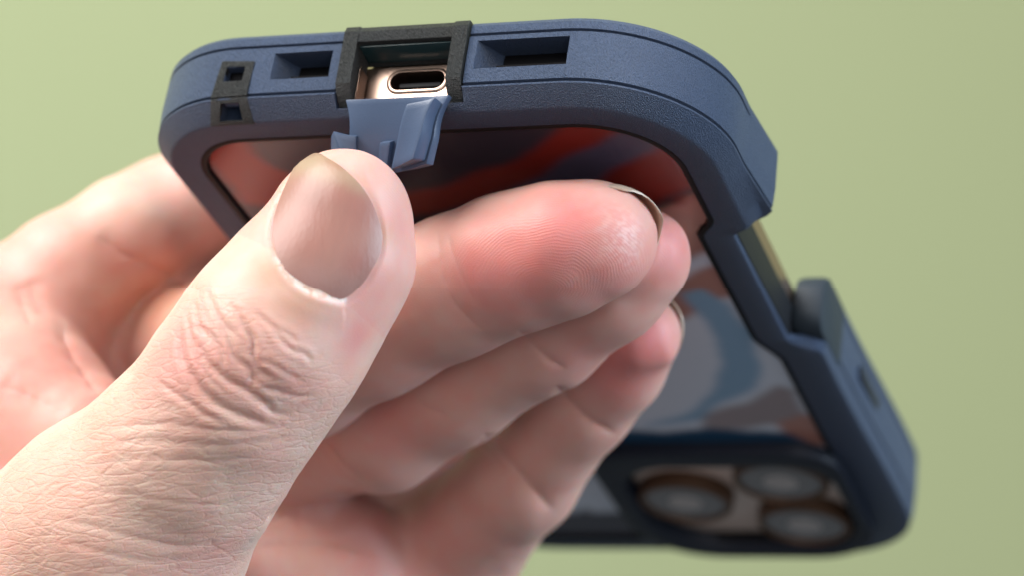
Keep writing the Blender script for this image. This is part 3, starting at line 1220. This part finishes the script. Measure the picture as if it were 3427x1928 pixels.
cr = vnoise(np.stack([q[:, 0] * 1.1 - q[:, 2] * 0.6, q[:, 1] * 0.8, q[:, 2] * 0.9 + q[:, 0] * 0.5], 1), 11)
kn = back * zone2
# soft unevenness of flesh everywhere
disp += 0.35 * (vnoise(co * 0.12, 21) - 0.5) + 0.16 * (vnoise(co * 0.33, 22) - 0.5)

# ---- nails: bed outline on the skin
NAIL = [(1052, 508), (1098, 528), (1150, 562), (1205, 618), (1248, 690), (1272, 770), (1270, 838), (1240, 900), (1205, 955), (1150, 1000),
        (1085, 994), (1010, 962), (952, 900), (922, 832), (914, 760), (930, 690), (960, 615), (1000, 545)]


def smooth_loop(pts, n=72):
    p = np.array(pts, float)
    m_ = len(p)
    t = np.linspace(0, m_, n, endpoint=False)
    i = t.astype(int)
    fr = (t - i)[:, None]
    g = lambda k: p[k % m_]
    return 0.5 * ((2 * g(i)) + (-g(i - 1) + g(i + 1)) * fr + (2 * g(i - 1) - 5 * g(i) + 4 * g(i + 1) - g(i + 2)) * fr ** 2 + (-g(i - 1) + 3 * g(i) - 3 * g(i + 1) + g(i + 2)) * fr ** 3)


loop = smooth_loop(NAIL)
ctr = np.array([1095, 765.0])
tipc = THUMB[0][0]


def nail_hit(u, v):
    h = hit(u, v)
    if h is None or np.linalg.norm(h - tipc) > 22:
        return None
    return h


nv_, rings = [], 14
axis = (THUMB[0][0] - THUMB[1][0])
axis /= np.linalg.norm(axis)
nvert, nfree = [], []
edge3 = []
for k in range(rings + 1):
    rr = k / rings
    for (u, v) in loop:
        uu, vv_ = ctr + (np.array([u, v]) - ctr) * rr
        sc_ = 1.0
        h = nail_hit(uu, vv_)
        while h is None and sc_ > 0.8:
            sc_ -= 0.01
            h = nail_hit(*(ctr + (np.array([u, v]) - ctr) * rr * sc_))
        nvert.append(h if h is not None else nvert[-1])
        if k == rings:
            edge3.append(nvert[-1])
nvert = np.array(nvert)
edge3 = np.array(edge3)
npl = len(loop)
# the plate arches over a flatter bed: pull the points towards a smooth quadric through the edge
nrmv = []
for p_ in nvert:
    d_ = p_ - (THUMB[1][0] + axis * ((p_ - THUMB[1][0]) @ axis))
    nrmv.append(d_ / np.linalg.norm(d_))
nrmv = np.array(nrmv)
rrv = np.repeat(np.arange(rings + 1) / rings, npl)
ang = np.tile(np.arange(npl) / npl, rings + 1)
distal = ((nvert - nvert[0]) @ axis)
dmin, dmax = distal.min(), distal.max()
db = (distal - dmin) / (dmax - dmin)
rgt = sst(1060, 1180, np.tile(loop[:, 0], rings + 1)) * rrv
lift = 0.16 + 0.12 * (1 - rrv ** 3) + 0.26 * rgt + 0.40 * sst(0.75, 1.0, db) - 0.35 * (1 - sst(0.0, 0.25, db)) * rrv ** 4
nvert2 = nvert + nrmv * lift[:, None]
under = nvert + nrmv * (lift[:, None] - 0.55)
nf = []
for k in range(rings):
    for a in range(npl):
        b = (a + 1) % npl
        nf.append((k * npl + a, k * npl + b, (k + 1) * npl + b, (k + 1) * npl + a))
off = (rings + 1) * npl
for a in range(npl):
    b = (a + 1) % npl
    nf.append((rings * npl + a, rings * npl + b, off + b, off + a))
nailv = np.concatenate([nvert2, under[rings * npl:]])

# skin round the nail: fold stands proud at the sides and base, flesh sinks under the plate
ix, d, t = poly_dist(np.concatenate([edge3, edge3[:1]]), 6)
mid = ctr
inn = inside(np.array(loop), UV[ix, 0], UV[ix, 1])
ax_d = ((co[ix] - nvert[0]) @ axis - dmin) / (dmax - dmin)
prox = 1 - sst(0.55, 0.85, ax_d)
sd = np.where(inn, -d, d)
disp[ix] += prox * (0.25 + 0.75 * (UV[ix, 0] < 1150)) * (0.24 * np.exp(-((sd - 0.7) / 0.8) ** 2) + 0.22 * np.exp(-((sd - 2.0) / 1.6) ** 2) - 0.15 * np.exp(-((sd + 0.1) / 0.4) ** 2))
disp[ix] -= 0.30 * np.exp(-((sd - 0.35) / 0.7) ** 2) * sst(1080, 1180, UV[ix, 0])
ixn = np.nonzero(inside(np.array(loop), UV[:, 0], UV[:, 1]) & (np.sum((co - nvert[0]) ** 2, 1) < 15 ** 2) & (nr[:, 1] < 0.2))[0]
disp[ixn] = np.minimum(disp[ixn], -0.05)

co2 = co + nr * disp[:, None]
me2.vertices.foreach_set('co', to_world(co2).astype(np.float32).ravel())
me2.update()

# ---- skin colour: base tone with blotches of redness and yellowness, and some painted fold shade
BASE = np.array([0.700, 0.400, 0.338])
col = np.tile(BASE, (nvt, 1))


def tint(u, v, rad, c, amt, stretch=None):
    p = hit(u, v)
    if p is None:
        return
    d2 = np.sum((co - p) ** 2, 1) / rad ** 2
    w = amt * np.exp(-d2)
    col[:] = col * (1 - w[:, None]) + np.array(c) * w[:, None]


PINK, ROSE, ORNG, PALE = (0.66, 0.270, 0.235), (0.62, 0.180, 0.175), (0.58, 0.285, 0.165), (0.74, 0.52, 0.42)
thm = onth & (tp > 12)
col[thm] = col[thm] * 0.4 + 0.6 * np.array([0.715, 0.485, 0.395])
for a in [(1900, 740, 7, ROSE, .75), (1750, 900, 9, ROSE, .6), (1600, 900, 6, ROSE, .5), (2050, 850, 6, PINK, .5), (2250, 820, 7, ROSE, .75), (2100, 960, 8, ROSE, .4),
          (2180, 1130, 6, ROSE, .85), (2060, 1260, 7, ROSE, .65), (1950, 1200, 7, ROSE, .35), (1300, 1420, 8, ROSE, .35), (1500, 1560, 7, PINK, .4), (1450, 1250, 9, PINK, .35),
          (1190, 1130, 3.6, ROSE, .6), (1250, 960, 4.5, PINK, .5), (1330, 760, 4, PINK, .5), (890, 900, 3.2, ORNG, .6), (1000, 1020, 3.0, ORNG, .45), (1290, 780, 2.0, ORNG, .5),
          (860, 1230, 5, PINK, .25), (960, 1280, 5, PINK, .25), (520, 930, 6, ROSE, .5), (420, 900, 9, ORNG, .5), (560, 1000, 8, ORNG, .6), (430, 820, 7, PINK, .5), (380, 620, 9, PALE, .5), (480, 680, 5, PALE, .6),  # rose below the index finger paints in the fold's shade
          (600, 1200, 7, ROSE, .5), (250, 1230, 8, PINK, .4), (1200, 1820, 9, ROSE, .5), (1080, 1900, 8, ORNG, .4), (1500, 1850, 9, PINK, .4), (700, 1880, 5, PINK, .4),
          (560, 1630, 12, PALE, .35), (350, 1400, 8, ORNG, .2), (120, 1700, 10, ORNG, .25)]:
    tint(*a)
mot = vnoise(co * 0.30, 31) * 0.6 + vnoise(co * 0.75, 32) * 0.4 - 0.5
col[:, 0] *= 1 + 0.05 * mot
col[:, 1] *= 1 - 0.20 * mot
col[:, 2] *= 1 - 0.22 * mot
# dry pale skin at the cuticle
ix, d, t = poly_dist(np.concatenate([edge3, edge3[:1]]), 3)
dry = np.exp(-((d - 0.25) / 0.45) ** 2) * 0.9 * (vnoise(co[ix] * 1.6, 41) > 0.35) * (UV[ix, 0] < 1165) * (UV[ix, 1] > 560) * (0.35 + 0.65 * (UV[ix, 1] > 860)) * 0.75
col[ix] = col[ix] * (1 - dry[:, None]) + np.array([0.80, 0.66, 0.60]) * dry[:, None]
p_ = hit(2085, 795)
dd = np.exp(-(np.sum((co - p_) ** 2, 1) / 4.2 ** 2))
fl = dd * np.clip((vnoise(co * np.array([1.4, 1.4, 2.2]), 71) - 0.42) * 4, 0, 1) * 0.28
col[:] = col * (1 - fl[:, None]) + np.array([0.80, 0.66, 0.62]) * fl[:, None]
at = me2.attributes.new('skin', 'FLOAT_COLOR', 'POINT')
at.data.foreach_set('color', np.concatenate([np.clip(col, 0, 1), np.ones((nvt, 1))], 1).astype(np.float32).ravel())
bmk = np.zeros(nvt)
ixt = np.nonzero(onth)[0]
bmk[ixt] = back * sst(17, 24, tp[ixt])
rid = np.zeros(nvt)
rmk = np.zeros(nvt)
for (u, v, rad, cu_, cv2) in [(1880, 800, 9.5, 1830, 960), (2090, 830, 7, 1830, 960), (1620, 850, 8, 1830, 960), (1310, 620, 5.5, 1150, 800), (1345, 760, 4.0, 1150, 800), (2270, 840, 6.5, 2150, 900), (2190, 1150, 6, 2120, 1180)]:
    p_, c_ = hit(u, v), hit(cu_, cv2)
    if p_ is None or c_ is None:
        continue
    w_ = np.exp(-(np.sum((co - p_) ** 2, 1) / rad ** 2) ** 1.5)
    m_ = w_ > np.maximum(rmk, 0.02)
    dq = (co[m_] - c_) * np.array([1.0, 1.0, 1.35])
    rid[m_] = np.linalg.norm(dq, axis=1) / 0.52
    rmk[m_] = w_[m_]
rid += 2.6 * (vnoise(co * 0.30, 61) - 0.5) + 0.8 * (vnoise(co * 0.9, 62) - 0.5)
rmk *= 0.35 + 0.9 * vnoise(co * 0.4, 63)
for nm, arr in (('ridge', rid), ('ridge_mask', rmk), ('back_mask', bmk)):
    ra = me2.attributes.new(nm, 'FLOAT', 'POINT')
    ra.data.foreach_set('value', arr.astype(np.float32))
me2.shade_smooth()


def skin_mat():
    nt = NT('skin')
    a = nt.n('ShaderNodeAttribute', attribute_name='skin')
    nt.l(a, 'Color', nt.b, 'Base Color')
    nt.set(Roughness=0.46)
    nt.b.inputs['Specular IOR Level'].default_value = 0.42
    nt.b.inputs['Subsurface Weight'].default_value = 0.75
    nt.b.inputs['Subsurface Radius'].default_value = (1.0, 0.34, 0.18)
    nt.b.inputs['Subsurface Scale'].default_value = 1.5 * MM
    mp2 = coords(nt, (4, 4, 6))
    ns = nt.n('ShaderNodeTexNoise')
    ns.inputs['Scale'].default_value = 1.0
    ns.inputs['Detail'].default_value = 3
    nt.l(mp2, 'Vector', ns, 'Vector')
    ad = nt.n('ShaderNodeMath', operation='MULTIPLY_ADD')
    nt.l(ns, 'Fac', ad, 0)
    ad.inputs[1].default_value = 0.9
    ad.inputs[2].default_value = 0.0
    ar = nt.n('ShaderNodeAttribute', attribute_name='ridge')
    am = nt.n('ShaderNodeAttribute', attribute_name='ridge_mask')
    tw = nt.n('ShaderNodeMath', operation='MULTIPLY')
    nt.l(ar, 'Fac', tw, 0)
    tw.inputs[1].default_value = 6.2832
    sn = nt.n('ShaderNodeMath', operation='SINE')
    nt.l(tw, 'Value', sn, 0)
    ml = nt.n('ShaderNodeMath', operation='MULTIPLY')
    nt.l(sn, 'Value', ml, 0)
    nt.l(am, 'Fac', ml, 1)
    a2 = nt.n('ShaderNodeMath', operation='MULTIPLY_ADD')
    nt.l(ml, 'Value', a2, 0)
    a2.inputs[1].default_value = 0.24
    nt.l(ad, 'Value', a2, 2)
    ad = a2
    # network of thin skin creases on the back of the thumb
    bm_ = nt.n('ShaderNodeAttribute', attribute_name='back_mask')
    tc = nt.n('ShaderNodeTexCoord')
    for scl, rot, wid, amt, warp in (((150, 220, 740), 0.06, 0.10, 1.3, 0.4), ((700, 700, 1700), 0.12, 0.11, 0.9, 0.3)):
        r0 = nt.n('ShaderNodeMapping')
        r0.inputs['Rotation'].default_value = (0, rot, 0)
        nt.l(tc, 'Object', r0, 'Vector')
        r1 = nt.n('ShaderNodeMapping')
        r1.inputs['Scale'].default_value = scl
        nt.l(r0, 'Vector', r1, 'Vector')
        nz = nt.n('ShaderNodeTexNoise')
        nz.inputs['Scale'].default_value = 0.9
        nz.inputs['Detail'].default_value = 3
        nt.l(r1, 'Vector', nz, 'Vector')
        va = nt.n('ShaderNodeVectorMath', operation='MULTIPLY_ADD')
        nt.l(nz, 'Color', va, 0)
        va.inputs[1].default_value = (warp * 2, warp * 2, warp * 2)
        nt.l(r1, 'Vector', va, 2)
        v2 = nt.n('ShaderNodeTexVoronoi', feature='DISTANCE_TO_EDGE')
        v2.inputs['Scale'].default_value = 1.0
        nt.l(va, 'Vector', v2, 'Vector')
        m2 = nt.n('ShaderNodeMapRange', interpolation_type='SMOOTHERSTEP')
        m2.inputs['From Max'].default_value = wid
        m2.inputs['To Min'].default_value = -amt
        m2.inputs['To Max'].default_value = 0.0
        nt.l(v2, 'Distance', m2, 'Value')
        mm = nt.n('ShaderNodeMath', operation='MULTIPLY_ADD')
        nt.l(m2, 'Result', mm, 0)
        nt.l(bm_, 'Fac', mm, 1)
        nt.l(ad, 'Value', mm, 2)
        ad = mm
    bp = nt.n('ShaderNodeBump')
    bp.inputs['Strength'].default_value = 0.8
    bp.inputs['Distance'].default_value = 0.05 * MM
    nt.l(ad, 'Value', bp, 'Height')
    nt.l(bp, 'Normal', nt.b, 'Normal')
    return nt.m


M['skin'] = skin_mat()
me2.materials.clear()
me2.materials.append(M['skin'])
ho['label'] = 'bare left hand pinching the case between its fingers, thumb on the flap'
ho['category'] = 'hand'


def nail_mat(name):
    nt = NT(name)
    a = nt.n('ShaderNodeAttribute', attribute_name='nail')
    nt.l(a, 'Color', nt.b, 'Base Color')
    nt.set(Roughness=0.42)
    nt.b.inputs['Specular IOR Level'].default_value = 0.5
    nt.b.inputs['Subsurface Weight'].default_value = 0.15
    nt.b.inputs['Subsurface Radius'].default_value = (1.0, 0.5, 0.35)
    nt.b.inputs['Subsurface Scale'].default_value = 0.8 * MM
    mp = coords(nt, (2.2, 1.0, 1.0), (0, -0.55, 0))
    ns = nt.n('ShaderNodeTexNoise')
    ns.inputs['Scale'].default_value = 1.0
    ns.inputs['Detail'].default_value = 2
    nt.l(mp, 'Vector', ns, 'Vector')
    bp = nt.n('ShaderNodeBump')
    bp.inputs['Strength'].default_value = 0.6
    bp.inputs['Distance'].default_value = 0.08 * MM
    nt.l(ns, 'Fac', bp, 'Height')
    nt.l(bp, 'Normal', nt.b, 'Normal')
    return nt.m


M['nail'] = nail_mat('fingernail')


def nail_obj(verts, faces, cols):
    me = bpy.data.meshes.new('fingernail')
    me.from_pydata(to_world(verts).tolist(), [], [tuple(f) for f in faces])
    a = me.attributes.new('nail', 'FLOAT_COLOR', 'POINT')
    a.data.foreach_set('color', np.concatenate([cols, np.ones((len(cols), 1))], 1).astype(np.float32).ravel())
    me.shade_smooth()
    me.set_sharp_from_angle(angle=math.radians(55))
    me.materials.append(M['nail'])
    o = bpy.data.objects.new('fingernail', me)
    COL.objects.link(o)
    o.parent = ho
    bm = bmesh.new()
    bm.from_mesh(me)
    bmesh.ops.recalc_face_normals(bm, faces=bm.faces)
    bm.to_mesh(me)
    bm.free()
    return o


dball = np.concatenate([db, db[rings * npl:]])
e_ = dball + 0.05 * (vnoise(nailv * 0.5, 51) - 0.5)
wy = sst(0.72, 0.90, e_)
cols = np.array([0.54, 0.285, 0.215]) * (1 - wy[:, None]) + np.array([0.60, 0.46, 0.30]) * wy[:, None]
lun = (1 - sst(0.05, 0.3, e_))
cols = cols * (1 - 0.3 * lun[:, None]) + np.array([0.60, 0.42, 0.38]) * 0.3 * lun[:, None]
cen = vnoise(nailv * 0.28, 52)
cols[:, 1:] *= (1 - 0.22 * (cen[:, None] - 0.4))
cols *= np.array([0.62, 0.54, 0.56])
str_ = vnoise(np.stack([nailv @ np.cross(axis, [0, -1.0, 0]) * 1.1, nailv @ axis * 0.06, nailv[:, 1] * 0.0], 1), 55) - 0.5
cols *= (1 + 0.10 * str_)[:, None]
cols[-npl:] = np.array([0.20, 0.15, 0.09])
nail_obj(nailv, nf, cols)


def tip_nail(ch, side_dir, half_w, len_back, len_fwd, rad_add, spread):
    """curved plate on the back of a finger tip"""
    tip, r0 = ch[0]
    ax = ch[0][0] - ch[1][0]
    ax /= np.linalg.norm(ax)
    dn = np.array(side_dir, float)
    dn -= ax * (dn @ ax)
    dn /= np.linalg.norm(dn)
    sd_ = np.cross(ax, dn)
    na, nb = 16, 16
    vs = []
    for layer in (0, -0.3):
        for i in range(na + 1):
            for j in range(nb + 1):
                a = (i / na * 2 - 1) * spread
                b = -len_back + (len_back + len_fwd) * j / nb
                endcut = 1 - 0.22 * (abs(i / na * 2 - 1) ** 2.5) * (j / nb) - 0.0
                bb = -len_back + (b + len_back) * endcut
                rl = math.sqrt(max(r0 ** 2 - (0.78 * max(0, bb)) ** 2, 4.0)) + rad_add + layer
                fall = 0.0
                vs.append(tip + ax * bb + (dn * math.cos(a) + sd_ * math.sin(a)) * rl - dn * fall)
    fs = []
    ixf = lambda k_, i, j: k_ * (na + 1) * (nb + 1) + i * (nb + 1) + j
    for k_ in (0, 1):
        for i in range(na):
            for j in range(nb):
                fs.append((ixf(k_, i, j), ixf(k_, i + 1, j), ixf(k_, i + 1, j + 1), ixf(k_, i, j + 1)))
    for i in range(na):
        fs += [(ixf(0, i, 0), ixf(1, i, 0), ixf(1, i + 1, 0), ixf(0, i + 1, 0)), (ixf(0, i, nb), ixf(0, i + 1, nb), ixf(1, i + 1, nb), ixf(1, i, nb))]
    for j in range(nb):
        fs += [(ixf(0, 0, j), ixf(0, 0, j + 1), ixf(1, 0, j + 1), ixf(1, 0, j)), (ixf(0, na, j), ixf(1, na, j), ixf(1, na, j + 1), ixf(0, na, j + 1))]
    vs = np.array(vs)
    jj = np.tile(np.tile(np.arange(nb + 1) / nb, na + 1), 2)
    wy_ = sst(0.7, 0.85, jj)[:, None]
    cc = np.array([0.52, 0.27, 0.225]) * (1 - wy_) + np.array([0.58, 0.45, 0.35]) * wy_
    nail_obj(vs, fs, cc)


tip_nail(MIDDLE, (0.10, 0.72, 0.50), 7, 7.0, 10.8, -0.05, 1.4)
tip_nail(RING, (0.0, 1.0, -0.05), 6, 6.0, 6.2, -0.15, 0.65)
tip_nail(LITTLE, (0.62, 0.70, 0.15), 5, 5.0, 6.0, -0.15, 0.95)
